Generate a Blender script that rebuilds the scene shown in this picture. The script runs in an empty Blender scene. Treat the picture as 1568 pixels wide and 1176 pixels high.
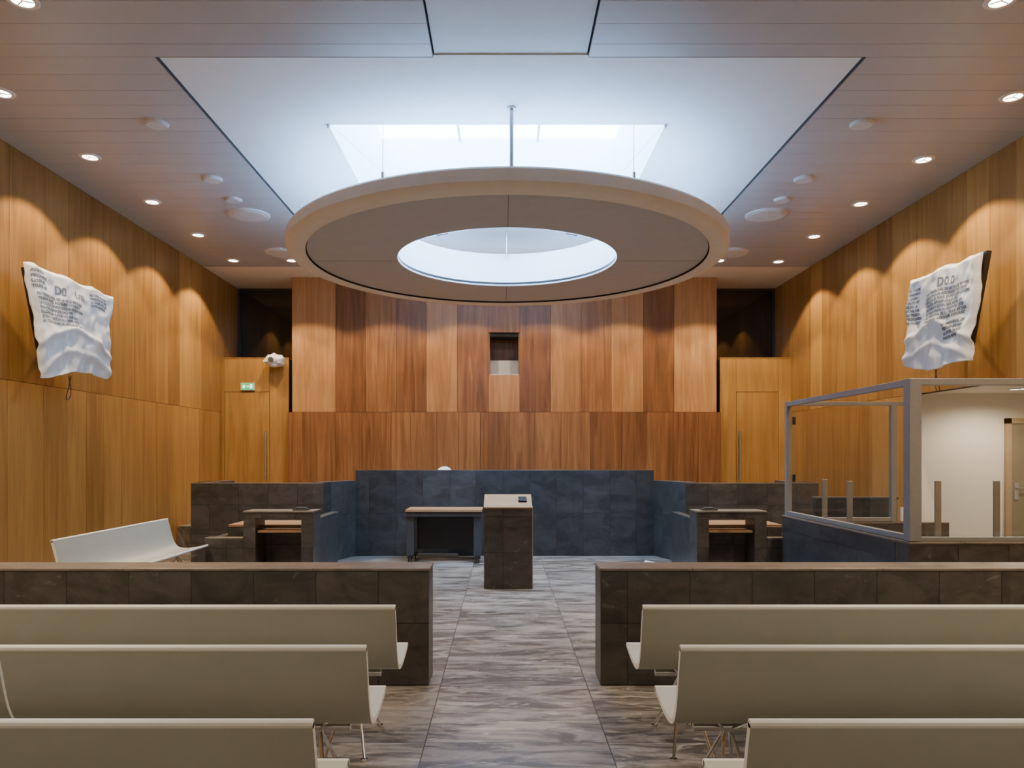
import bpy, math, random
from mathutils import Vector, Matrix, noise
random.seed(7)
SC=bpy.context.scene
COL=SC.collection
CX=0.07
XL,XR=-5.72,5.87
ZC=5.30

# ------------------------------------------------------------ materials
def newmat(name):
    m=bpy.data.materials.new(name); m.use_nodes=True
    nt=m.node_tree; b=nt.nodes['Principled BSDF']
    return m,nt,b
def N(nt,t,**kw):
    n=nt.nodes.new(t)
    for k,v in kw.items():
        if k in n.inputs: n.inputs[k].default_value=v
        else: setattr(n,k,v)
    return n
def plain(name,col,rough=0.5,metal=0.0,var=0.06,scale=6.0,spec=0.5,bump=0.0):
    m,nt,b=newmat(name)
    tc=N(nt,'ShaderNodeTexCoord'); no=N(nt,'ShaderNodeTexNoise',Scale=scale,Detail=4.0)
    nt.links.new(tc.outputs['Object'],no.inputs['Vector'])
    r=N(nt,'ShaderNodeValToRGB'); c=col
    r.color_ramp.elements[0].position=0.3; r.color_ramp.elements[1].position=0.7
    r.color_ramp.elements[0].color=(c[0]*(1-var),c[1]*(1-var),c[2]*(1-var),1)
    r.color_ramp.elements[1].color=(min(1,c[0]*(1+var)),min(1,c[1]*(1+var)),min(1,c[2]*(1+var)),1)
    nt.links.new(no.outputs['Fac'],r.inputs['Fac']); nt.links.new(r.outputs['Color'],b.inputs['Base Color'])
    b.inputs['Roughness'].default_value=rough; b.inputs['Metallic'].default_value=metal
    b.inputs['Specular IOR Level'].default_value=spec
    if bump:
        bp=N(nt,'ShaderNodeBump',Strength=bump,Distance=0.01)
        nt.links.new(no.outputs['Fac'],bp.inputs['Height']); nt.links.new(bp.outputs['Normal'],b.inputs['Normal'])
    return m
def emis(name,col,s):
    m,nt,b=newmat(name)
    b.inputs['Base Color'].default_value=(*col,1)
    b.inputs['Emission Color'].default_value=(*col,1); b.inputs['Emission Strength'].default_value=s
    return m
def wood(name,cols,rough=0.38,axis='Z'):
    m,nt,b=newmat(name); L=nt.links.new
    tc=N(nt,'ShaderNodeTexCoord'); at=N(nt,'ShaderNodeAttribute',attribute_name='tone')
    mp=N(nt,'ShaderNodeMapping')
    mp.inputs['Scale'].default_value=(6,6,0.42) if axis=='Z' else (0.8,9,9)
    L(tc.outputs['Object'],mp.inputs['Vector'])
    mul=N(nt,'ShaderNodeMath',operation='MULTIPLY'); mul.inputs[1].default_value=57.0
    L(at.outputs['Fac'],mul.inputs[0])
    n1=N(nt,'ShaderNodeTexNoise',noise_dimensions='4D',Scale=1.0,Detail=5.0,Roughness=0.6,Distortion=1.6)
    L(mp.outputs['Vector'],n1.inputs['Vector']); L(mul.outputs[0],n1.inputs['W'])
    mp2=N(nt,'ShaderNodeMapping')
    mp2.inputs['Scale'].default_value=(60,60,1.0) if axis=='Z' else (1.5,70,70)
    L(tc.outputs['Object'],mp2.inputs['Vector'])
    n2=N(nt,'ShaderNodeTexNoise',noise_dimensions='4D',Scale=1.0,Detail=3.0)
    L(mp2.outputs['Vector'],n2.inputs['Vector']); L(mul.outputs[0],n2.inputs['W'])
    a=N(nt,'ShaderNodeMath',operation='MULTIPLY_ADD'); a.inputs[1].default_value=0.9
    L(n1.outputs['Fac'],a.inputs[0])
    t=N(nt,'ShaderNodeMath',operation='MULTIPLY'); t.inputs[1].default_value=0.62; L(at.outputs['Fac'],t.inputs[0])
    L(t.outputs[0],a.inputs[2])
    c=N(nt,'ShaderNodeMath',operation='MULTIPLY_ADD'); c.inputs[1].default_value=0.34
    L(n2.outputs['Fac'],c.inputs[0]); L(a.outputs[0],c.inputs[2])
    s=N(nt,'ShaderNodeMath',operation='SUBTRACT'); s.inputs[1].default_value=0.44; L(c.outputs[0],s.inputs[0])
    r=N(nt,'ShaderNodeValToRGB'); e=r.color_ramp.elements
    e[0].position=0.05; e[0].color=(*cols[0],1); e[1].position=0.95; e[1].color=(*cols[-1],1)
    for i,cc in enumerate(cols[1:-1]):
        x=e.new(0.05+0.9*(i+1)/(len(cols)-1)); x.color=(*cc,1)
    L(s.outputs[0],r.inputs['Fac']); L(r.outputs['Color'],b.inputs['Base Color'])
    b.inputs['Roughness'].default_value=rough; b.inputs['Specular IOR Level'].default_value=0.4
    return m
def stone(name,c1,c2,vein,jw,jh,joint,rough=0.42,streak=(1,1),veinamt=0.55,tv=(0.75,1.2),ns=1.7,vs=2.6,off=0.0,vth=0.60,mort=0.003,rr=(0.38,0.62)):
    m,nt,b=newmat(name); L=nt.links.new
    uv=N(nt,'ShaderNodeUVMap'); tc=N(nt,'ShaderNodeTexCoord')
    br=N(nt,'ShaderNodeTexBrick',offset=off)
    br.inputs['Scale'].default_value=1.0; br.inputs['Brick Width'].default_value=jw; br.inputs['Row Height'].default_value=jh
    br.inputs['Mortar Size'].default_value=mort; br.inputs['Mortar Smooth'].default_value=0.0
    br.inputs['Color1'].default_value=(tv[0],)*3+(1,); br.inputs['Color2'].default_value=(tv[1],)*3+(1,)
    br.inputs['Mortar'].default_value=(*joint,1)
    L(uv.outputs['UV'],br.inputs['Vector'])
    mp=N(nt,'ShaderNodeMapping'); mp.inputs['Scale'].default_value=(streak[0],streak[1],1.6)
    L(tc.outputs['Object'],mp.inputs['Vector'])
    ad=N(nt,'ShaderNodeVectorMath',operation='MULTIPLY_ADD'); L(br.outputs['Color'],ad.inputs[0])
    ad.inputs[1].default_value=(16,29,13); L(mp.outputs['Vector'],ad.inputs[2])
    n1=N(nt,'ShaderNodeTexNoise',Scale=ns,Detail=9.0,Roughness=0.66,Distortion=0.8); L(ad.outputs[0],n1.inputs['Vector'])
    r=N(nt,'ShaderNodeValToRGB'); e=r.color_ramp.elements
    e[0].position=rr[0]; e[0].color=(*c1,1); e[1].position=rr[1]; e[1].color=(*c2,1)
    L(n1.outputs['Fac'],r.inputs['Fac'])
    n2=N(nt,'ShaderNodeTexNoise',Scale=vs,Detail=7.0,Roughness=0.7,Distortion=1.8); L(ad.outputs[0],n2.inputs['Vector'])
    r2=N(nt,'ShaderNodeValToRGB'); f=r2.color_ramp.elements
    f[0].position=vth; f[0].color=(0,0,0,1); f[1].position=vth+0.12; f[1].color=(veinamt,)*3+(1,)
    L(n2.outputs['Fac'],r2.inputs['Fac'])
    mx=N(nt,'ShaderNodeMix',data_type='RGBA'); L(r2.outputs['Color'],mx.inputs[0]); L(r.outputs['Color'],mx.inputs[6]); mx.inputs[7].default_value=(*vein,1)
    m2=N(nt,'ShaderNodeMix',data_type='RGBA',blend_type='MULTIPLY'); m2.inputs[0].default_value=1.0
    L(mx.outputs[2],m2.inputs[6]); L(br.outputs['Color'],m2.inputs[7])
    m3=N(nt,'ShaderNodeMix',data_type='RGBA'); L(br.outputs['Fac'],m3.inputs[0]); L(m2.outputs[2],m3.inputs[6]); m3.inputs[7].default_value=(*joint,1)
    L(m3.outputs[2],b.inputs['Base Color'])
    b.inputs['Roughness'].default_value=rough
    bp=N(nt,'ShaderNodeBump',Strength=0.15,Distance=0.01); L(n1.outputs['Fac'],bp.inputs['Height']); L(bp.outputs['Normal'],b.inputs['Normal'])
    return m
def glassmat(name,tint=(0.985,0.99,0.99),g=0.045):
    m=bpy.data.materials.new(name); m.use_nodes=True; nt=m.node_tree
    for n in list(nt.nodes): nt.nodes.remove(n)
    o=N(nt,'ShaderNodeOutputMaterial'); t=N(nt,'ShaderNodeBsdfTransparent'); t.inputs[0].default_value=(*tint,1)
    gl=N(nt,'ShaderNodeBsdfGlossy'); gl.inputs['Roughness'].default_value=0.02
    mx=N(nt,'ShaderNodeMixShader'); mx.inputs[0].default_value=g
    nt.links.new(t.outputs[0],mx.inputs[1]); nt.links.new(gl.outputs[0],mx.inputs[2]); nt.links.new(mx.outputs[0],o.inputs[0])
    return m

M_WOODC=wood('wood_walnut_panel',[(0.095,0.036,0.013),(0.23,0.095,0.032),(0.40,0.19,0.068),(0.55,0.31,0.13)])
M_WOODS=wood('wood_golden_panel',[(0.15,0.066,0.016),(0.28,0.135,0.034),(0.41,0.21,0.056),(0.53,0.30,0.092)])
M_WOODD=wood('wood_desk',[(0.28,0.14,0.065),(0.42,0.235,0.115),(0.50,0.31,0.17)],axis='X')
M_DARK=plain('dark_gap',(0.012,0.010,0.009),0.9)
M_STONE=stone('stone_dark_slate',(0.046,0.039,0.033),(0.092,0.078,0.066),(0.38,0.33,0.27),0.46,0.46,(0.010,0.009,0.009),0.40,veinamt=0.55,ns=3.0,vs=3.4,tv=(0.8,1.2),vth=0.62)
M_STONEB=stone('stone_counter_slate',(0.028,0.028,0.029),(0.060,0.060,0.062),(0.16,0.16,0.165),0.452,0.72,(0.008,0.008,0.009),0.42,veinamt=0.35,ns=3.0,vs=3.4,tv=(0.75,1.2),vth=0.64)
M_COPE=stone('stone_coping',(0.13,0.105,0.08),(0.21,0.17,0.13),(0.36,0.30,0.23),1.4,5.0,(0.05,0.04,0.03),0.35,veinamt=0.4,ns=4,tv=(.95,1.05))
M_FLOOR=stone('stone_floor_tile',(0.105,0.092,0.082),(0.34,0.305,0.275),(0.62,0.57,0.51),1.08,0.54,(0.05,0.044,0.040),0.30,streak=(2.0,7.0),veinamt=0.75,ns=0.95,vs=1.3,tv=(0.72,1.15),off=0.0,vth=0.55,mort=0.0035,rr=(0.42,0.58))
M_CEIL=plain('ceiling_metal_grey',(0.45,0.46,0.50),0.36,0.0,0.03,2.0)
M_CEILW=plain('ceiling_white_plaster',(0.80,0.84,0.89),0.7,0,0.02)
M_CEILB=plain('ceiling_beige',(0.78,0.73,0.66),0.6,0,0.02)
M_WHITE=plain('paint_white',(0.82,0.76,0.65),0.6,0,0.02)
M_STRIP=plain('ceiling_strip_panel',(0.56,0.58,0.62),0.45,0,0.02)
M_CREAM=plain('ring_rim_cream',(0.70,0.63,0.54),0.55,0,0.03)
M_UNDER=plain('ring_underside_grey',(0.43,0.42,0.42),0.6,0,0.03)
M_COLLAR=plain('ring_collar_white',(0.85,0.88,0.92),0.5,0,0.01)
M_STEEL=plain('brushed_steel',(0.45,0.45,0.45),0.35,0.85,0.05,20)
M_FRAME=plain('painted_steel_frame',(0.29,0.285,0.28),0.4,0.3,0.04,20)
M_CHROME=plain('chrome_leg',(0.75,0.75,0.75),0.15,1.0,0.02,20)
M_BENCH=plain('bench_shell_putty',(0.45,0.445,0.365),0.42,0,0.03,3)
M_BENCHE=plain('bench_edge_light',(0.84,0.82,0.75),0.3,0,0.02,3)
M_BLACK=plain('black_plastic',(0.015,0.015,0.017),0.35)
M_DGREY=plain('dark_grey_panel',(0.05,0.05,0.055),0.5)
M_DKGLASS=plain('dark_window_glass',(0.016,0.013,0.011),0.06,0,0.05,2,spec=0.8)
M_SHEET=plain('cover_sheet_white',(0.80,0.81,0.82),0.75,0,0.05,9,bump=0.2)
M_PRINT=plain('sheet_print_grey',(0.20,0.21,0.23),0.8)
M_GLASS=glassmat('clear_glass')
M_WPLAST=plain('white_plastic',(0.74,0.74,0.73),0.4)
M_SPK=plain('speaker_grille_grey',(0.60,0.60,0.62),0.5)
M_OLIVE=plain('door_olive',(0.24,0.20,0.13),0.45)
M_OAK=plain('door_frame_oak',(0.40,0.29,0.17),0.5)
M_GREEN=emis('exit_sign_green',(0.02,0.45,0.16),1.1)
M_SIGNW=emis('exit_sign_white',(0.9,1,0.9),1.5)
M_LAMP=emis('downlight_lens',(1.0,0.90,0.74),16)
M_SKY=emis('skylight_diffuser',(0.48,0.73,1.0),22.0)
M_RINGFILL=emis('added_ring_top_glow',(0.42,0.69,1.0),14.0)  # added fill: glowing band on the ring top, brightens the ceiling surround
M_PAPER=plain('paper_white',(0.8,0.8,0.78),0.7)

# ------------------------------------------------------------ mesh builder
class MB:
    def __init__(s): s.v=[];s.f=[];s.m=[];s.uv=[];s.t=[];s.sm=[];s.mats=[]
    def mi(s,mat):
        if mat not in s.mats: s.mats.append(mat)
        return s.mats.index(mat)
    def face(s,pts,mat,tone=0.5,smooth=False,uv=None):
        i=len(s.v); P=[Vector(p) for p in pts]; s.v+=P; s.f.append(list(range(i,i+len(P))))
        s.m.append(s.mi(mat)); s.t.append(tone); s.sm.append(smooth)
        if uv is None:
            n=(P[1]-P[0]).cross(P[2]-P[0])
            a=[abs(c) for c in n]
            if a[2]>=max(a[0],a[1]): uv=[(p.x+10.80+0.46,p.y+5.36) if mat is M_FLOOR else (p.x,p.y) for p in P]
            elif a[0]>a[1]: uv=[(p.y,p.z) for p in P]
            else: uv=[(p.x,p.z) for p in P]
        s.uv+=uv
    def hexa(s,b,t,mat,tone=0.5,topmat=None):
        s.face([b[3],b[2],b[1],b[0]],mat,tone); s.face(t,topmat or mat,tone)
        for i in range(4):
            j=(i+1)%4; s.face([b[i],b[j],t[j],t[i]],mat,tone)
    def box(s,x0,x1,y0,y1,z0,z1,mat,tone=0.5,topmat=None):
        b=[(x0,y0,z0),(x1,y0,z0),(x1,y1,z0),(x0,y1,z0)]; t=[(p[0],p[1],z1) for p in b]
        s.hexa(b,t,mat,tone,topmat)
    def rod(s,p1,p2,r,mat,n=12,r2=None):
        p1=Vector(p1);p2=Vector(p2);d=(p2-p1).normalized(); r2=r if r2 is None else r2
        a=d.orthogonal().normalized(); c=d.cross(a)
        A=[p1+(a*math.cos(k*2*math.pi/n)+c*math.sin(k*2*math.pi/n))*r for k in range(n)]
        B=[p2+(a*math.cos(k*2*math.pi/n)+c*math.sin(k*2*math.pi/n))*r2 for k in range(n)]
        for k in range(n):
            j=(k+1)%n; s.face([A[k],A[j],B[j],B[k]],mat,smooth=True)
        s.face(A[::-1],mat); s.face(B,mat)
    def path(s,pts,r,mat,n=8):
        for a,b in zip(pts[:-1],pts[1:]): s.rod(a,b,r,mat,n)
    def lathe(s,prof,c,mats,n=96,smooth=True,close=True):
        k=len(prof); segs=k if close else k-1
        for i in range(segs):
            r1,z1=prof[i]; r2,z2=prof[(i+1)%k]
            mt=mats[i] if isinstance(mats,list) else mats
            for j in range(n):
                a=2*math.pi*j/n; b=2*math.pi*(j+1)/n
                q=[(c[0]+r1*math.cos(a),c[1]+r1*math.sin(a),c[2]+z1),(c[0]+r1*math.cos(b),c[1]+r1*math.sin(b),c[2]+z1),
                   (c[0]+r2*math.cos(b),c[1]+r2*math.sin(b),c[2]+z2),(c[0]+r2*math.cos(a),c[1]+r2*math.sin(a),c[2]+z2)]
                if r1<1e-6: q=q[1:]
                elif r2<1e-6: q=q[:3]
                s.face(q,mt,smooth=smooth)
    def obj(s,name,parent=None,bevel=0,merge=True,loc=None):
        me=bpy.data.meshes.new(name); me.from_pydata([tuple(v) for v in s.v],[],s.f)
        for m in s.mats: me.materials.append(m)
        me.polygons.foreach_set('material_index',s.m); me.polygons.foreach_set('use_smooth',s.sm)
        u=me.uv_layers.new(name='UVMap')
        for i,c in enumerate(s.uv): u.data[i].uv=c
        at=me.attributes.new('tone','FLOAT','FACE'); at.data.foreach_set('value',s.t)
        if merge:
            import bmesh
            bm=bmesh.new(); bm.from_mesh(me); bmesh.ops.remove_doubles(bm,verts=bm.verts,dist=0.0002)
            bmesh.ops.recalc_face_normals(bm,faces=bm.faces)
            for e in bm.edges:
                if len(e.link_faces)==2 and e.calc_face_angle(0)>math.radians(35): e.smooth=False
            bm.to_mesh(me); bm.free()
        me.update()
        o=bpy.data.objects.new(name,me); COL.objects.link(o)
        if parent: o.parent=parent
        if bevel:
            b=o.modifiers.new('bevel','BEVEL'); b.width=bevel; b.segments=2; b.limit_method='ANGLE'; b.angle_limit=math.radians(40)
        return o
def empty(name,loc=(0,0,0)):
    e=bpy.data.objects.new(name,None); e.empty_display_size=0.2; COL.objects.link(e); e.location=loc; return e

# ------------------------------------------------------------ camera
cd=bpy.data.cameras.new('camera'); cam=bpy.data.objects.new('camera',cd); COL.objects.link(cam)
cam.location=(0,0,1.7); cam.rotation_euler=(math.radians(90),0,0)
cd.sensor_width=36; cd.lens=25.92; cd.shift_x=0.0089; cd.shift_y=0.0695; cd.clip_start=0.05
SC.camera=cam

# ------------------------------------------------------------ floor
YB=-3.0; YE=17.0
f=MB(); f.box(XL-0.2,XR+0.2,YB,YE,-0.1,0,M_FLOOR); f.obj('floor')
d=MB(); d.box(XL,XR,12.95,YE,0.002,0.45,M_FLOOR); d.obj('floor_judges_dais')

# ------------------------------------------------------------ wood panel walls
def edges(a,b,wmin,wmax):
    out=[a];x=a
    while True:
        x+=random.uniform(wmin,wmax)
        if x>b-wmin*0.7: break
        out.append(x)
    out.append(b); return out
G=0.0028; T=0.03
def panelx(mb,x0,x1,z0,z1,yf,mat,tone):
    mb.box(x0+G,x1-G,yf,yf+T,z0+G,z1-G,mat,tone)
def panely(mb,y0,y1,z0,z1,xf,sgn,mat,tone):
    a,b=(xf,xf+T) if sgn>0 else (xf-T,xf)
    mb.box(a,b,y0+G,y1-G,z0+G,z1-G,mat,tone)
ZS=2.57
w=MB(); w.box(XL-T-0.12,XL-T,YB,YE,0,ZC+0.3,M_DARK)
for z0,z1 in((0,ZS),(ZS,ZC)):
    e=edges(YB,15.9,0.40,0.72)
    for a,b in zip(e[:-1],e[1:]): panely(w,a,b,z0,z1,XL,-1,M_WOODS,random.uniform(0.2,0.85)-(0.08 if z0==0 else 0))
w.obj('wall_left')
OY0,OY1=7.3,10.8
w=MB()
w.box(XR+T,XR+T+0.12,YB,OY0,0,ZC+0.3,M_DARK); w.box(XR+T,XR+T+0.12,OY1,YE,0,ZC+0.3,M_DARK)
w.box(XR+T,XR+T+0.12,OY0,OY1,ZS,ZC+0.3,M_DARK)
for (z0,z1,ya,yb) in((0,ZS,YB,OY0),(0,ZS,OY1,15.9),(ZS,ZC,YB,15.9)):
    e=edges(ya,yb,0.40,0.72)
    for a,b in zip(e[:-1],e[1:]): panely(w,a,b,z0,z1,XR,1,M_WOODS,random.uniform(0.2,0.85)-(0.08 if z0==0 else 0))
w.obj('wall_right')
YW=14.9; BX0,BX1=-4.26,4.32
def px(p): return (p-770)*YW/1129
ed=[BX0]+[px(p) for p in (514,560,607,653,700,748)]
ed2=[px(p) for p in (796,843,890,936,985,1032)]+[BX1]
w=MB()
nx0,nx1=px(748),px(796); nz0,nz1=3.32,4.18
w.box(BX0,nx0,YW+T,YW+1.0,0,ZC,M_DARK); w.box(nx1,BX1,YW+T,YW+1.0,0,ZC,M_DARK)
w.box(nx0,nx1,YW+T,YW+1.0,0,nz0,M_DARK); w.box(nx0,nx1,YW+T,YW+1.0,nz1,ZC,M_DARK)
w.box(nx0,nx1,YW+0.65,YW+1.0,nz0,nz1,M_DARK)
tl=[0.85,0.12,0.38,0.20,0.68,0.22]; tr=[0.08,0.62,0.40,0.72,0.18,0.85]
for a,b,t in zip(ed[:-1],ed[1:],tl): panelx(w,a,b,ZS,ZC,YW,M_WOODC,t)
for a,b,t in zip(ed2[:-1],ed2[1:],tr): panelx(w,a,b,ZS,ZC,YW,M_WOODC,t)
panelx(w,nx0,nx1,ZS,nz0,YW,M_WOODC,0.72); panelx(w,nx0,nx1,nz1,nz1+0.56,YW,M_WOODC,0.35); panelx(w,nx0,nx1,nz1+0.56,ZC,YW,M_WOODC,0.2)
w.box(nx0,nx0+0.025,YW+T,YW+0.60,nz0,nz1,M_WOODC,0.3); w.box(nx1-0.025,nx1,YW+T,YW+0.60,nz0,nz1,M_WOODC,0.3)
w.box(nx0+0.025,nx1-0.025,YW+0.55,YW+0.60,nz0,nz1,M_WOODC,0.15); w.box(nx0+.025,nx1-.025,YW+T,YW+0.55,nz0-0.0,nz0+0.02,M_UNDER)
w.box(nx0+0.025,nx1-0.025,YW+0.50,YW+0.548,nz0+0.02,nz0+0.36,M_UNDER)
w.box(nx0+0.025,nx1-0.025,YW+T,YW+0.50,nz1-0.08,nz1,M_DARK)
e=edges(BX0-0.09,BX1+0.09,0.36,0.66)
for a,b in zip(e[:-1],e[1:]): panelx(w,a,b,0.45,ZS,YW-0.01,M_WOODC,random.uniform(0.08,0.45))
for xa,s in((BX0,-1),(BX1,1)):
    w.box(min(xa,xa+s*0.01),max(xa,xa+s*0.01),YW+T,YW+1.0,3.67,ZC,M_WOODC,0.3)
w.obj('wall_back')
YD=15.02
def pd(p): return (p-770)*YD/1129
for side,(xa,xb,dl,dr,name) in {'l':(XL,BX0-0.10,pd(343),pd(413),'door_1'),'r':(BX1+0.10,XR,pd(1127),pd(1192),'door_2')}.items():
    w=MB(); ztop=3.67; zd=2.99
    w.box(xa,xb,YD+T+0.01,YE-0.1,0,ztop-0.01,M_DARK)
    w.box(xa,xb,YD,YE-0.1,ztop-0.01,ztop+0.02,M_WOODS,0.4)
    cuts=sorted([xa,dl,dr,xb])
    for a,b in zip(cuts[:-1],cuts[1:]):
        if abs(a-dl)<1e-6: panelx(w,a,b,zd,ztop,YD,M_WOODS,0.6)
        else:
            panelx(w,a,b,0.45,ztop,YD,M_WOODS,random.uniform(.45,.75))
    w.obj('wall_door_bay_'+('left' if side=='l' else 'right'))
    dd=MB()
    dd.box(dl+0.006,dr-0.006,YD-0.004,YD+T-0.004,0.46,zd-0.006,M_WOODS,0.55)
    hx=pd(408) if side=='l' else pd(1132)
    dd.rod((hx,YD-0.07,1.2),(hx,YD-0.07,2.19),0.020,M_STEEL)
    for z in(1.32,2.07): dd.rod((hx,YD-0.07,z),(hx,YD,z),0.01,M_STEEL)
    dd.obj(name)
for i,(xa,xb) in enumerate(((XL+0.0,BX0-0.012),(BX1+0.012,XR))):
    g=MB(); g.box(xa,xb,15.95,15.99,3.70,ZC,M_DKGLASS)
    g.box(xa,xa+0.05,15.90,15.95,3.70,ZC,M_DGREY); g.box(xb-0.05,xb,15.90,15.95,3.70,ZC,M_DGREY)
    g.box(xa+.05,xb-.05,15.90,15.95,ZC-0.05,ZC,M_DGREY); g.box(xa+.05,xb-.05,15.90,15.95,3.70,3.75,M_DGREY)
    g.obj('window_%d'%(i+1))
w=MB(); w.box(XL-0.2,XR+0.2,YE,YE+0.1,0,ZC+0.3,M_DARK); w.obj('wall_outer_back')
w=MB(); w.box(XL-0.2,XR+0.2,YB-0.1,YB,0,ZC+0.3,M_WHITE); w.obj('wall_front')

# ------------------------------------------------------------ ceiling
SX0,SX1,SY0,SY1=-3.13,3.27,6.67,14.1
OX0,OX1,OYa,OYb=-1.91,1.78,8.08,11.7
HX0,HX1=-0.62,0.76
c=MB(); c.box(XL-0.2,XR+0.2,YB,SY0,ZC+0.10,ZC+0.2,M_DARK)
c.box(XL-0.2,OX0-0.1,SY0,YE,ZC+0.10,ZC+0.2,M_DARK); c.box(OX1+0.1,XR+0.2,SY0,YE,ZC+0.10,ZC+0.2,M_DARK)
c.box(OX0-.1,OX1+.1,SY0,OYa-0.1,ZC+0.10,ZC+0.2,M_DARK); c.box(OX0-.1,OX1+.1,OYb+0.1,YE,ZC+0.10,ZC+0.2,M_DARK)
y=YB; P=0.305
while y<SY1-0.01:
    y1=min(y+P,SY1)
    if y<SY0 and y1>SY0: y1=SY0
    yy1=y1-0.005
    if y<SY0-0.001:
        c.box(XL,HX0-0.015,y,yy1,ZC,ZC+0.02,M_CEIL); c.box(HX1+0.015,XR,y,yy1,ZC,ZC+0.02,M_CEIL)
    else:
        c.box(XL,SX0-0.02,y,yy1,ZC,ZC+0.02,M_CEIL); c.box(SX1+0.02,XR,y,yy1,ZC,ZC+0.02,M_CEIL)
    y=y1
q=0.002
c.box(HX0-0.015,HX0-0.012,YB,SY0,ZC-q,ZC+0.1,M_DGREY); c.box(HX1+0.012,HX1+0.015,YB,SY0,ZC-q,ZC+0.1,M_DGREY)
c.box(SX0-0.015,SX0-0.012,SY0,SY1,ZC-q,ZC+0.1,M_DGREY); c.box(SX1+0.012,SX1+0.015,SY0,SY1,ZC-q,ZC+0.1,M_DGREY)
c.box(SX0,HX0-0.012,SY0-0.003,SY0,ZC-q,ZC+0.1,M_DGREY); c.box(HX1+0.012,SX1,SY0-0.003,SY0,ZC-q,ZC+0.1,M_DGREY)
c.box(HX0,HX1,YB,SY0,ZC+0.03,ZC+0.05,M_STRIP)
z0,z1=ZC+0.02,ZC+0.05
c.box(SX0,OX0,SY0,SY1,z0,z1,M_CEILW); c.box(OX1,SX1,SY0,SY1,z0,z1,M_CEILW)
c.box(OX0,OX1,SY0,OYa,z0,z1,M_CEILW); c.box(OX0,OX1,OYb,SY1,z0,z1,M_CEILW)
c.box(XL,XR,SY1,15.9,ZC-0.004,ZC+0.03,M_CEILB); c.box(XL,XR,15.9,YE,ZC,ZC+0.03,M_DGREY)
c.obj('ceiling')
s=MB(); ZT=ZC+1.43
s.box(OX0-0.06,OX0,OYa-0.06,OYb+0.06,ZC+0.05,ZT,M_CEILW); s.box(OX1,OX1+0.06,OYa-0.06,OYb+0.06,ZC+0.05,ZT,M_CEILW)
s.box(OX0,OX1,OYa-0.06,OYa,ZC+0.05,ZT,M_CEILW); s.box(OX0,OX1,OYb,OYb+0.06,ZC+0.05,ZT,M_CEILW)
s.box(OX0-.06,OX1+.06,OYa-.06,OYb+.06,ZT,ZT+0.05,M_SKY)
for k in(1,2):
    xx=OX0+(OX1-OX0)*k/3; s.box(xx-0.02,xx+0.02,OYa,OYb,ZT-0.05,ZT,M_WPLAST)
s.obj('window_skylight')

# ------------------------------------------------------------ hanging ring
RC=(0.06,10.46,0)
pr=[(3.02,4.475),(3.02,4.60),(3.0,4.625),(2.93,4.635),(2.5,4.636),(2.44,4.636),(1.60,4.635),(1.58,4.66),(1.58,4.96),(1.53,4.97),
    (1.53,4.51),(1.53,4.475),(1.54,4.455),(2.750,4.455),(2.750,4.50),(2.765,4.50),(2.765,4.43),(2.80,4.405),(2.90,4.40),(2.98,4.425)]
mt=[M_CREAM,M_CREAM,M_CREAM,M_CEILW,M_RINGFILL,M_CEILW,M_COLLAR,M_COLLAR,M_COLLAR,M_COLLAR,M_BLACK,M_COLLAR,M_UNDER,M_DARK,M_DARK,M_DARK,M_CREAM,M_CREAM,M_CREAM,M_CREAM]
r=empty('suspended_ceiling_ring',(0,0,0))
b=MB(); b.lathe(pr,RC,mt,128); b.obj('ring_body',r)
b=MB()
b.rod((0.09,7.68,4.62),(0.09,7.68,ZC+0.02),0.022,M_STEEL); b.rod((0.09,7.68,ZC),(0.09,7.68,ZC+0.02),0.05,M_STEEL)
for a in (30,-30,90,-90,150,-150,180):
    an=math.radians(a); x=RC[0]+2.75*math.sin(an); yy=RC[1]-2.75*math.cos(an)
    b.rod((x,yy,4.60),(x,yy,4.80),0.018,M_STEEL)
    b.rod((x,yy,4.80),(x,yy,ZC+0.02),0.004,M_STEEL,6)
for sx in(-1,1):
    C_=Vector((OX0 if sx<0 else OX1,OYa,ZC+0.04)); D_=Vector((RC[0]+sx*0.9,9.3,4.66))
    b.rod(C_,D_,0.003,M_STEEL,6); m1=C_.lerp(D_,0.6); m2=C_.lerp(D_,0.75); b.rod(m1,m2,0.010,M_DGREY,8)
    b.rod((C_.x,C_.y,ZC-0.02),(C_.x,C_.y,ZC+0.04),0.018,M_STEEL)
    E_=Vector((RC[0]+sx*1.5,11.2,4.96)); F_=Vector((RC[0]+sx*0.1,11.6,ZC+.04)); b.rod(E_,F_,0.003,M_STEEL,6); b.rod(E_.lerp(F_,.3),E_.lerp(F_,.42),0.010,M_DGREY,8)
b.rod((0.06,11.9,4.9),(0.06,11.9,ZC+0.02),0.016,M_STEEL)
b.obj('suspension_rods',r)
b=MB()
for a in (0,90,180,270):
    an=math.radians(a); dx,dy=math.sin(an),-math.cos(an); nx,ny=-dy,dx
    q=[]
    for rr,sg in((1.56,-1),(2.73,-1),(2.73,1),(1.56,1)):
        q.append((RC[0]+dx*rr+nx*sg*0.003,RC[1]+dy*rr+ny*sg*0.003))
    b.hexa([(p[0],p[1],4.453) for p in q],[(p[0],p[1],4.456) for p in q],M_DGREY)
b.obj('panel_joints',r)

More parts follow.
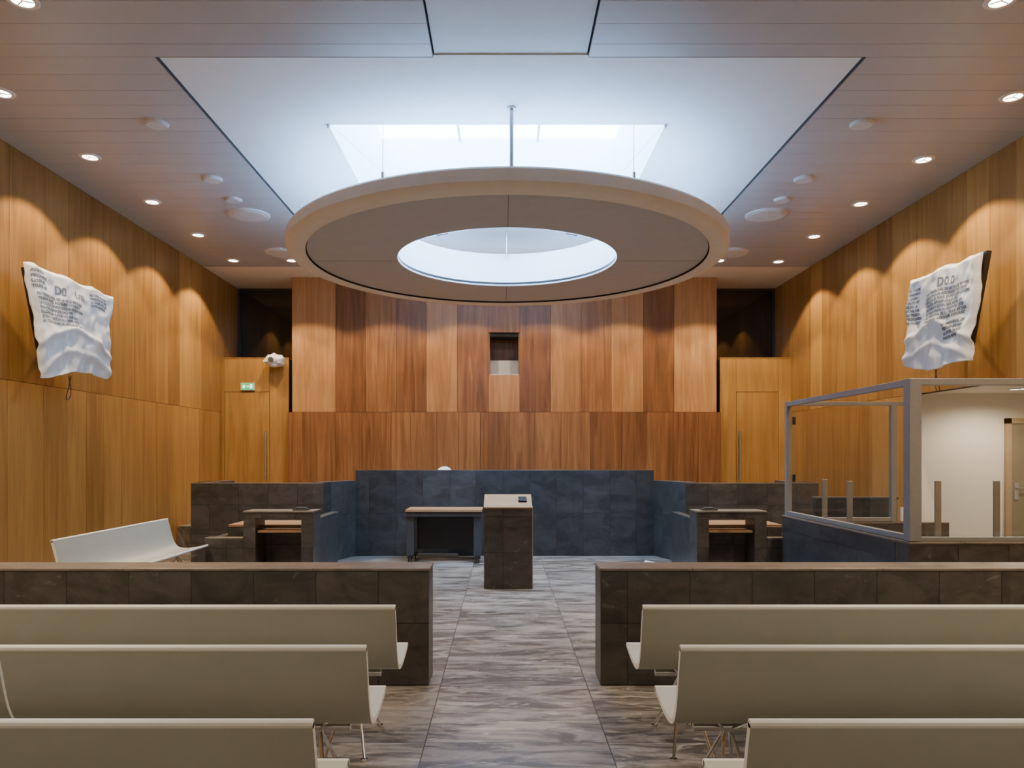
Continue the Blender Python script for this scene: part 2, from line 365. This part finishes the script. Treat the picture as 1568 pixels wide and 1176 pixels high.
# ------------------------------------------------------------ lights
def spot(loc,e,size=112,blend=0.3,col=(1,0.70,0.40),rad=0.04,parent=None):
    l=bpy.data.lights.new('lamp','SPOT'); l.energy=e; l.spot_size=math.radians(size); l.spot_blend=blend; l.color=col; l.shadow_soft_size=rad
    o=bpy.data.objects.new('lamp',l); COL.objects.link(o); o.location=loc
    if parent: o.parent=parent
WC=(1,0.78,0.50); GC=(1,0.88,0.74)
def downlight(x,y,e=130,size=112,blend=0.2,z=ZC,col=WC):
    p=empty('recessed_downlight',(x,y,z))
    m=MB(); m.lathe([(0.115,-0.012),(0.125,-0.004),(0.125,0.0),(0.085,0.0),(0.085,-0.012)],(0,0,0),M_WPLAST,28)
    m.lathe([(0,-0.004),(0.084,-0.004)],(0,0,0),M_LAMP,28,close=False)
    for a in range(3):
        an=a*math.pi*2/3+.4; m.rod((0,0,-0.007),(0.08*math.cos(an),0.08*math.sin(an),-0.007),0.005,M_DGREY,6)
    m.obj('trim_and_lens',p,merge=False)
    spot((0,0,-0.03),e,size,blend,col,parent=p)
for k in range(-3,5):
    y=7.32+1.575*k
    downlight(-4.98,y,215); downlight(5.12,y+0.08,215)
for x in (-3.9,-2.3,-0.75,0.82,2.4,4.0): downlight(x,13.62,205,112)
for y in(5.83,3.6,1.4,-1.0):
    downlight(-3.8,y,215,122,0.8,col=GC); downlight(3.94,y,215,122,0.8,col=GC)
# corridor
WX1=9.6
w=MB(); w.box(XR+T+0.13,WX1,OY1,OY1+0.1,0,2.8,M_WHITE); w.obj('wall_corridor_back')
w=MB(); w.box(WX1,WX1+0.1,6.2,OY1+.1,0,2.8,M_WHITE); w.obj('wall_corridor_side')
w=MB(); w.box(XR+T+.13,WX1,6.1,6.2,0,2.8,M_WHITE); w.obj('wall_corridor_front')
w=MB(); w.box(XR+T,WX1,6.2,OY1,2.6,2.7,M_WHITE); w.obj('ceiling_corridor')
w=MB(); w.box(XR+T+.13,WX1,6.2,OY1,-0.1,0,M_FLOOR); w.obj('floor_corridor')
downlight(6.95,9.95,90,165,0.6,z=2.6,col=(1,0.85,0.66)); downlight(8.2,8.4,130,165,0.6,z=2.6,col=(1,0.85,0.66))
dr=MB(); dx0=7.34; yy=OY1-0.002
dr.box(dx0,dx0+0.08,yy-0.05,yy,0,2.24,M_OAK); dr.box(dx0+.98,dx0+1.06,yy-0.05,yy,0,2.24,M_OAK); dr.box(dx0,dx0+1.06,yy-0.05,yy,2.16,2.24,M_OAK)
dr.box(dx0+.085,dx0+.975,yy-0.035,yy-0.005,0.005,2.155,M_OLIVE)
dr.rod((dx0+.15,yy-0.09,1.22),(dx0+.27,yy-0.09,1.22),0.01,M_STEEL); dr.rod((dx0+.15,yy-0.09,1.22),(dx0+.15,yy-.03,1.22),0.012,M_STEEL)
dr.box(dx0+.12,dx0+.18,yy-.045,yy-.03,1.05,1.3,M_STEEL)
dr.obj('door_3')
def disc(name,x,y,r):
    m=MB(); m.lathe([(0,-0.03),(r*0.78,-0.03),(r*0.8,-0.022),(r*0.86,-0.028),(r*.97,-0.016),(r,0),(0,0)],(x,y,ZC),M_SPK,40,close=False); m.obj(name)
for sx in(-1,1):
    X=lambda v: CX+sx*v
    disc('ceiling_speaker',X(3.87),11.03,0.31); disc('ceiling_speaker',X(3.98),13.1,0.31)
    disc('smoke_detector',X(3.85),9.6,0.13); disc('ceiling_access_cap',X(3.83),8.0,0.13); disc('ceiling_access_cap',X(3.86),10.37,0.12)

# ------------------------------------------------------------ stone furniture
def wallbox(mb,x0,x1,y0,y1,z,cope=0.022,mat=M_STONE,cm=M_COPE,ov=0.006):
    mb.box(x0,x1,y0,y1,0.001,z-cope,mat)
    mb.box(x0-ov,x1+ov,y0-ov,y1+ov,z-cope,z,cm)
for x0,x1 in((XL+0.01,-0.545),(0.72,XR-0.01)):
    m=MB(); wallbox(m,x0,x1,5.44,5.75,0.865); m.obj('public_barrier_wall',bevel=0.006)
def slabwall(mb,p,q,th,z,mat,cope=0.03,cm=None,z0=0.001):
    p=Vector((*p,0));q=Vector((*q,0)); d=(q-p).normalized(); n=Vector((-d.y,d.x,0))*th
    def bb(za): return [(v.x,v.y,za) for v in (p,q,q+n,p+n)]
    B=bb(z0);Tt=bb(z-cope)
    mb.hexa(B,Tt,mat); mb.hexa(bb(z-cope),bb(z),cm or mat)
m=MB()
slabwall(m,(-2.49,12.46),(2.55,12.46),0.22,1.446,M_STONEB)
for sx in(-1,1):
    cx=0.03
    a=(cx+sx*2.52,12.46); b_=(cx+sx*2.84,11.55); c_=(cx+sx*4.92,11.55)
    if sx<0:
        slabwall(m,b_,a,0.2,1.275,M_STONEB); slabwall(m,c_,b_,0.2,1.262,M_STONE)
        m.box(c_[0],c_[0]+0.2,11.75,12.9,0.001,1.262,M_STONE)
    else:
        slabwall(m,a,b_,0.2,1.275,M_STONEB); slabwall(m,b_,c_,0.2,1.262,M_STONE)
        m.box(c_[0]-0.2,c_[0],11.75,12.9,0.001,1.262,M_STONE)
m.box(-2.4,2.46,12.68,13.4,1.1,1.14,M_WOODD)
m.obj('judges_counter',bevel=0.006)
l=MB(); l.lathe([(0,0.09),(0.05,0.085),(0.10,0.06),(0.125,0.02),(0.12,0),(0,0)],(-1.03,13.0,1.41),M_WPLAST,28,close=False)
l.rod((-1.03,13.0,1.14),(-1.03,13.0,1.42),0.012,M_STEEL); l.lathe([(0,0.02),(0.09,0.015),(0.09,0),(0,0)],(-1.03,13.0,1.141),M_STEEL,24,close=False)
l.obj('desk_lamp')

for sx in(-1,1):
    X=lambda v:0.03+sx*v
    def bx(mb,a,b,*r,**k): xa,xb=sorted((X(a),X(b))); mb.box(xa,xb,*r,**k)
    m=MB(); y0=9.83
    bx(m,2.56,3.49,y0,y0+0.40,0.86,0.935,M_STONE); bx(m,2.555,3.495,y0-.006,y0+.406,0.935,0.955,M_COPE)
    bx(m,2.56,2.72,y0,y0+0.40,0.001,0.86,M_STONE)
    bx(m,3.33,3.49,y0,y0+0.40,0.001,0.86,M_STONE)
    bx(m,2.60,2.72,y0+0.40,11.50,0.001,0.80,M_STONEB)
    bx(m,2.595,2.725,y0+0.407,11.50,0.80,0.82,M_STONEB)
    bx(m,3.49,4.0,y0,y0+0.14,0.001,0.58,M_STONE); bx(m,3.497,4.005,y0-.006,y0+.146,0.58,0.60,M_COPE)
    bx(m,3.88,4.0,y0+0.14,11.5,0.001,0.58,M_STONE)
    bx(m,2.74,3.85,y0+0.42,y0+1.15,0.70,0.735,M_WOODD)
    bx(m,2.73,3.32,y0+0.05,y0+0.41,0.66,0.69,M_WOODD)
    bx(m,2.74,3.85,y0+0.42,y0+0.45,0.001,0.70,M_STONE)
    m.obj('stone_desk',bevel=0.005)
    t=MB(); bx(t,2.66,2.86,y0+0.08,y0+0.26,0.956,0.975,M_BLACK); bx(t,2.69,2.83,y0+.11,y0+.22,0.975,0.995,M_DGREY)
    t.obj('table_control_unit',bevel=0.004)

# lectern
m=MB(); x0,x1,y0,y1=-0.24,0.37,9.36,9.82
m.hexa([(x0,y0,0.001),(x1,y0,0.001),(x1,y1,0.001),(x0,y1,0.001)],[(x0,y0,1.02),(x1,y0,1.02),(x1,y1,1.16),(x0,y1,1.16)],M_STONE)
m.hexa([(x0-.004,y0-.004,1.02),(x1+.004,y0-.004,1.02),(x1+.004,y1+.004,1.16),(x0-.004,y1+.004,1.16)],
       [(x0-.004,y0-.004,1.04),(x1+.004,y0-.004,1.04),(x1+.004,y1+.004,1.18),(x0-.004,y1+.004,1.18)],M_WOODD)
m.box(x1,x1+0.012,y0-.006,y0+.01,0.001,1.05,M_STEEL)
m.box(x1,x1+0.012,y0,y1,1.00,1.03,M_STEEL)
m.hexa([(x1-.17,y0+.16,1.088),(x1-.06,y0+.16,1.088),(x1-.06,y0+.30,1.13),(x1-.17,y0+.30,1.13)],
       [(x1-.17,y0+.16,1.118),(x1-.06,y0+.16,1.118),(x1-.06,y0+.30,1.16),(x1-.17,y0+.30,1.16)],M_BLACK)
m.obj('lectern',bevel=0.004)

# rolling table
m=MB(); x0,x1,y0,y1=-1.53,-0.33,11.55,12.2; zt=0.845
m.box(x0,x1,y0,y1,zt-0.035,zt,M_WOODD)
m.box(x0+0.01,x1-.01,y0+.02,y1-.02,zt-0.11,zt-0.035,M_DGREY)
for x in(x0+.07,x1-.07):
    m.box(x-.06,x+.06,y0+0.05,y0+0.12,0.12,zt-.11,M_DGREY); m.box(x-.06,x+.06,y1-.12,y1-.05,0.12,zt-.11,M_DGREY)
    m.box(x-.04,x+.04,y0+0.02,y1-.02,0.085,0.12,M_BLACK)
    for y in(y0+.06,y1-.06):
        for dx in(-.03,.012): m.rod((x+dx,y,0.04),(x+dx+.018,y,0.04),0.039,M_BLACK,18)
        m.rod((x,y,0.04),(x,y,.09),0.012,M_STEEL)
m.box(x0+.11,x1-.11,y1-.1,y1-.08,0.16,zt-.11,M_BLACK)
m.obj('rolling_table',bevel=0.003)
m=MB(); m.box(-1.42,-0.75,12.28,12.42,0.001,0.05,M_STEEL); m.obj('cable_floor_duct',bevel=0.004)

m=MB()
m.hexa([(2.12,11.25,.002),(2.40,11.02,.002),(2.52,11.30,.002),(2.22,11.5,.002)],[(2.12,11.25,.03),(2.40,11.02,.015),(2.52,11.30,.03),(2.22,11.5,.06)],M_PAPER)
m.obj('paper_sheet')

# ------------------------------------------------------------ glazed dock
m=MB(); bx0=3.70; XQ=XR-0.02
wallbox(m,bx0,XQ,6.70,6.95,0.91)
m.box(bx0,bx0+0.25,6.957,9.76,0.001,0.888,M_STONEB); m.box(bx0-.006,bx0+.256,6.957,9.766,0.888,0.91,M_COPE)
m.box(bx0+.257,XQ,9.66,9.76,0.001,0.80,M_STONE); m.box(bx0+.257,XQ,9.654,9.766,0.80,0.82,M_COPE)
m.obj('dock_stone_enclosure',bevel=0.005)
fr=empty('dock_glass_screen')
m=MB(); zt=2.40
def post(x,y,w=0.09,z0=0.915,z1=zt): m.box(x-w/2,x+w/2,y-w/2,y+w/2,z0,z1,M_FRAME)
X0=bx0+0.055
post(X0,6.76,0.11,z1=zt+.0); post(X0,9.70,0.07)
m.box(X0-.03,X0+.03,6.815,9.665,zt-0.06,zt,M_FRAME); m.box(X0-.03,X0+.03,6.815,9.665,0.913,0.965,M_FRAME)
m.box(X0+.055,XQ,6.72,6.80,zt-0.06,zt,M_FRAME); m.box(X0+.055,XQ,6.74,6.79,0.913,0.95,M_FRAME)
post(5.13,9.70,0.07,z0=.822); m.box(X0+.035,5.095,9.67,9.73,zt-0.05,zt,M_FRAME); m.box(X0+.035,5.095,9.67,9.73,0.83,0.88,M_FRAME)
m.box(5.28,5.33,9.68,9.72,0.83,zt,M_FRAME); m.box(5.165,5.28,9.68,9.72,zt-.05,zt,M_FRAME)
m.box(X0+.04,X0+.075,9.64,9.67,1.35,1.45,M_BLACK); m.box(X0+.04,X0+.075,9.64,9.67,2.1,2.2,M_BLACK)
m.obj('steel_frame',fr,bevel=0.004)
g=MB()
g.box(X0-.006,X0+.006,6.82,9.66,0.965,zt-.06,M_GLASS); g.box(X0+.06,XQ-.01,6.758,6.770,0.95,zt-.06,M_GLASS)
g.box(X0+.04,5.09,9.695,9.707,0.88,zt-.05,M_GLASS)
g.obj('glass_panes',fr,merge=False)
for (x,y) in((3.885,8.9),(3.885,8.26)):
    q=MB(); q.box(x-.03,x+.03,y-.012,y+.012,0.911,1.41,M_STEEL); q.box(x-.045,x+.045,y-.04,y+.04,0.911,0.925,M_STEEL); q.obj('steel_stanchion',bevel=0.004)
for (x,y) in((4.07,6.90),(4.62,6.90)):
    q=MB(); q.box(x-.028,x+.028,y-.012,y+.012,0.911,1.46,M_STEEL); q.box(x-.045,x+.045,y-.035,y+.035,0.911,0.925,M_STEEL); q.obj('steel_stanchion',bevel=0.004)
m=MB(); m.box(4.15,5.5,9.20,9.45,0.001,0.45,M_STONE); m.box(4.15,5.5,9.15,9.5,0.45,0.48,M_WOODD); m.obj('dock_seat',bevel=.004)
m=MB(); m.box(4.25,5.35,10.0,10.12,0.001,1.10,M_STONEB); m.box(4.24,5.36,9.99,10.13,1.10,1.13,M_DGREY); m.obj('dock_rear_partition',bevel=.004)
m=MB(); m.box(5.2,5.33,9.62,9.65,0.84,1.02,M_WPLAST); m.box(5.23,5.30,9.61,9.62,0.88,0.95,M_DGREY); m.obj('wall_socket_unit',bevel=.003)

# ------------------------------------------------------------ benches
def bench(name,length,loc,rot=0,gaps=(),legs=None):
    cp=[(-0.005,0.85),(0.02,0.76),(0.045,0.66),(0.075,0.565),(0.115,0.50),(0.17,0.468),(0.25,0.458),(0.35,0.466),(0.45,0.485),(0.53,0.503)]
    pts=[]
    for i in range(len(cp)-1):
        p0=Vector(cp[max(i-1,0)]);p1=Vector(cp[i]);p2=Vector(cp[i+1]);p3=Vector(cp[min(i+2,len(cp)-1)])
        for k in range(4):
            t=k/4; pts.append(0.5*((2*p1)+(p2-p0)*t+(2*p0-5*p1+4*p2-p3)*t*t+(3*p1-p0-3*p2+p3)*t**3))
    pts.append(Vector(cp[-1]))
    up=[];dn=[]
    for i,p in enumerate(pts):
        d=(pts[min(i+1,len(pts)-1)]-pts[max(i-1,0)]).normalized(); n=Vector((-d.y,d.x))
        up.append(p+n*0.013); dn.append(p-n*0.013)
    p=empty(name,loc); p.rotation_euler=(0,0,rot)
    m=MB()
    segs=[0]+list(gaps)+[length]
    for a,b in zip(segs[:-1],segs[1:]):
        a+=0.006 if a>0 else 0
        b-=0.006 if b<length else 0
        for i in range(len(pts)-1):
            for L_,rev in((up,False),(dn,True)):
                q=[(a,L_[i].x,L_[i].y),(b,L_[i].x,L_[i].y),(b,L_[i+1].x,L_[i+1].y),(a,L_[i+1].x,L_[i+1].y)]
                m.face(q if rev else q[::-1],M_BENCH,smooth=True)
            for xx in(a,b):
                m.face([(xx,up[i].x,up[i].y),(xx,up[i+1].x,up[i+1].y),(xx,dn[i+1].x,dn[i+1].y),(xx,dn[i].x,dn[i].y)],M_BENCHE)
        m.rod((a,pts[0].x,pts[0].y),(b,pts[0].x,pts[0].y),0.0155,M_BENCHE,10)
        m.rod((a,pts[-1].x,pts[-1].y),(b,pts[-1].x,pts[-1].y),0.0155,M_BENCHE,10)
    m.obj('seat_shell',p)
    m=MB()
    m.rod((0.12,0.24,0.415),(length-0.12,0.24,0.415),0.02,M_CHROME)
    ll=legs or [0.28,length/2,length-0.28]
    for x in ll:
        for dx in(-0.05,0.05):
            m.path([(x+dx*0.3,0.24,0.40),(x+dx*2.2,0.50,0.012)],0.009,M_CHROME)
            m.path([(x+dx*0.3,0.24,0.40),(x+dx*2.2,-0.02,0.012)],0.009,M_CHROME)
            m.path([(x+dx*.3,0.24,0.40),(x+dx*1.5,0.12,0.48)],0.008,M_CHROME)
            m.path([(x+dx*.3,0.24,0.40),(x+dx*1.5,0.40,0.46)],0.008,M_CHROME)
            for yy in(0.50,-0.02): m.rod((x+dx*2.2,yy,0.001),(x+dx*2.2,yy,0.014),0.02,M_CHROME)
    m.obj('wire_legs',p)
for i,yr in enumerate((4.12,3.25,2.34,1.42)):
    bench('public_bench',4.5,(-0.60-4.5,yr,0),0,gaps=((2.88,) if i==1 else ()))
    bench('public_bench',4.5,(0.78,yr,0),0)
bench('public_bench',2.5,(-4.45,9.78,0),math.radians(-90))

# ------------------------------------------------------------ covered screens
def text_mesh(txt,size):
    cu=bpy.data.curves.new('t','FONT'); cu.body=txt; cu.size=size; cu.resolution_u=2; cu.offset=0.003
    o=bpy.data.objects.new('t',cu); COL.objects.link(o); bpy.context.view_layer.update()
    me=bpy.data.meshes.new_from_object(o.evaluated_get(bpy.context.evaluated_depsgraph_get()))
    vs=[v.co.copy() for v in me.vertices]; fs=[list(q.vertices) for q in me.polygons]
    bpy.data.objects.remove(o); bpy.data.curves.remove(cu); bpy.data.meshes.remove(me)
    return vs,fs
def covered_tv(TL,TR,BR,BL,wallx,seed,texts,flip):
    p=empty('covered_wall_monitor')
    TL,TR,BR,BL=map(Vector,(TL,TR,BR,BL))
    n=((TR-TL).cross(BL-TL)).normalized()
    if n.x*(0-TL.x)<0: n=-n
    def S(u,v):
        k=noise.noise(Vector((v*4+seed,seed,u*0.5)))*0.05
        uu=0.5+(u-0.5)*(1+0.025*math.sin(v*9+seed)+k)
        vv=v+ (0.03*math.sin(u*7+seed)+0.03*noise.noise(Vector((u*5,seed,3))))*(v**2) + 0.035*noise.noise(Vector((u*6,seed,9)))*(1-v)
        P=(TL.lerp(TR,uu)).lerp(BL.lerp(BR,uu),vv)
        f=0.012*math.sin((u*1.6+v*2.0)*5+seed)*(0.15+v)
        f+=0.035*noise.noise(Vector((u*3+seed,v*2.5,1)))+0.04*noise.noise(Vector((u*8+seed,v*5,4)))*(0.15+v)
        f+=0.018*noise.noise(Vector((u*14+v*6+seed,v*9-u*5,7)))
        for vc,am in((0.60,0.040),(0.80,0.030)):
            cc=vc-0.20*math.cos((u-0.35-0.15*vc)*3.2)+0.16+0.05*noise.noise(Vector((u*3,vc*5,seed)))
            f+=am*math.exp(-((v-cc)/0.040)**2)
        edge=min(u,1-u,v*1.2)
        f-=max(0,0.05-edge)*1.2
        return P+n*(0.10+f)
    NU,NV=80,96
    vs=[];fs=[]
    for j in range(NV+1):
        for i in range(NU+1): vs.append(tuple(S(i/NU,j/NV)))
    for j in range(NV):
        for i in range(NU):
            a=j*(NU+1)+i; fs.append((a,a+1,a+NU+2,a+NU+1))
    me=bpy.data.meshes.new('sheet'); me.from_pydata(vs,[],fs); me.materials.append(M_SHEET)
    for q in me.polygons: q.use_smooth=True
    o=bpy.data.objects.new('cover_sheet',me); COL.objects.link(o); o.parent=p
    sm=o.modifiers.new('s','SOLIDIFY'); sm.thickness=0.004
    W=(TR-TL).length; H=(BL-TL).length
    m=MB()
    for (txt,size,u0,v0) in texts:
        tv,tf=text_mesh(txt,size)
        for q in tf:
            us=[(u0+tv[i].x/W,v0-tv[i].y/H) for i in q]
            if max(a for a,_ in us)>0.97: continue
            m.face([S(max(u,0),min(max(v,0),1))+n*0.008 for u,v in us],M_PRINT)
    m.obj('sheet_print',p,merge=False)
    m=MB(); mid=(TL+TR+BL+BR)/4
    ins=lambda a,b,t:a.lerp(b,t)
    tl=ins(TL,mid,.08);tr=ins(TR,mid,.08);br=ins(BR,mid,.16);bl=ins(BL,mid,.16)
    if flip: tr=ins(TR,mid,-0.02)
    m.hexa([bl-n*.05,br-n*.05,br+n*.02,bl+n*.02],[tl-n*.05,tr-n*.05,tr+n*.02,tl+n*.02],M_BLACK)
    m.rod(mid-n*.05,(wallx,mid.y+.28,mid.z),0.03,M_BLACK)
    sgn=1 if wallx>0 else -1
    m.box(min(wallx,wallx-sgn*.02),max(wallx,wallx-sgn*.02),mid.y+.18,mid.y+.38,mid.z-.1,mid.z+.1,M_BLACK)
    c=BL.lerp(BR,0.45)-n*.02; prev=None
    for k in range(15):
        a=k/14*math.pi*1.6; q=c+Vector((0,0.05*math.sin(a*1.5),-0.30*math.sin(a/1.6)))
        if prev is not None: m.rod(prev,q,0.005,M_DGREY,6)
        prev=q
    m.obj('monitor_body',p)
lor=["AU TRIBUNAL DE LA VILLE ET DES","PERSONNES ASSIGNEES DEVANT","LA COUR POUR ENTENDRE JUGER","TOUTE AFFAIRE CIVILE OU","SELON LA LOI EN VIGUEUR ICI","ET PAR ORDRE DU GREFFE CITE"]
TXL=[("D0",0.15,0.26,0.22),("UE",0.10,0.50,0.20)]+[(t,0.046,0.05,0.28+0.04*i) for i,t in enumerate(lor+lor[:1])]+[(t[:12],0.042,0.66,0.12+0.04*i) for i,t in enumerate(lor[:4])]+[(t[:8],0.042,0.03,0.08+0.045*i) for i,t in enumerate(lor[:4])]
TXR=[("D0.0",0.14,0.46,0.20)]+[(t,0.042,0.32,0.25+0.04*i) for i,t in enumerate(lor+lor[:2])]+[(t[:9],0.042,0.05,0.15+0.045*i) for i,t in enumerate(lor[:6]+lor[:3])]+[(t[:14],0.042,0.60,0.60+0.045*i) for i,t in enumerate(lor[:4])]
covered_tv((-5.50,8.40,3.91),(-5.22,9.75,3.80),(-5.24,9.72,2.74),(-5.40,8.55,2.63),XL,1.3,TXL,False)
covered_tv((5.34,9.60,3.97),(5.60,8.52,4.05),(5.50,8.60,2.76),(5.32,9.68,2.82),XR,4.7,TXR,True)

# exit sign
m=MB(); x=pd(380); z=1.7+105*15/1129
m.box(x-.14,x+.14,YD-.04,YD-.006,z-.075,z+.075,M_WPLAST); m.box(x-.13,x+.13,YD-.045,YD-.04,z-.065,z+.065,M_GREEN)
m.box(x-.10,x-.05,YD-.048,YD-.045,z-.03,z+.03,M_SIGNW); m.box(x+.05,x+.10,YD-.048,YD-.045,z-.04,z+.045,M_SIGNW)
m.box(x-.02,x+.03,YD-.048,YD-.045,z-.012,z+.012,M_SIGNW)
m.obj('exit_sign')
m=MB(); cc=Vector((pd(425),YD-0.20,3.60))
for j in range(14):
    for i in range(24):
        def Q(i,j):
            a=2*math.pi*i/24; b=math.pi*j/14
            d=Vector((math.sin(b)*math.cos(a),math.sin(b)*math.sin(a),math.cos(b)))
            r=1+0.35*noise.noise(d*2.3+Vector((3,1,2)))
            return cc+Vector((d.x*0.20*r,d.y*0.16*r,d.z*0.13*r))
        m.face([Q(i,j),Q(i,j+1),Q(i+1,j+1),Q(i+1,j)],M_SHEET,smooth=True)
m.rod(cc,(cc.x,YD-.001,cc.z),0.03,M_WPLAST); m.rod((cc.x-.02,cc.y-.16,cc.z),(cc.x-.02,cc.y-.2,cc.z),0.05,M_DGREY,16)
m.obj('wrapped_security_camera')

w=bpy.data.worlds.new('world'); SC.world=w; w.use_nodes=True
w.node_tree.nodes['Background'].inputs[0].default_value=(0.5,0.65,0.9,1); w.node_tree.nodes['Background'].inputs[1].default_value=0.3
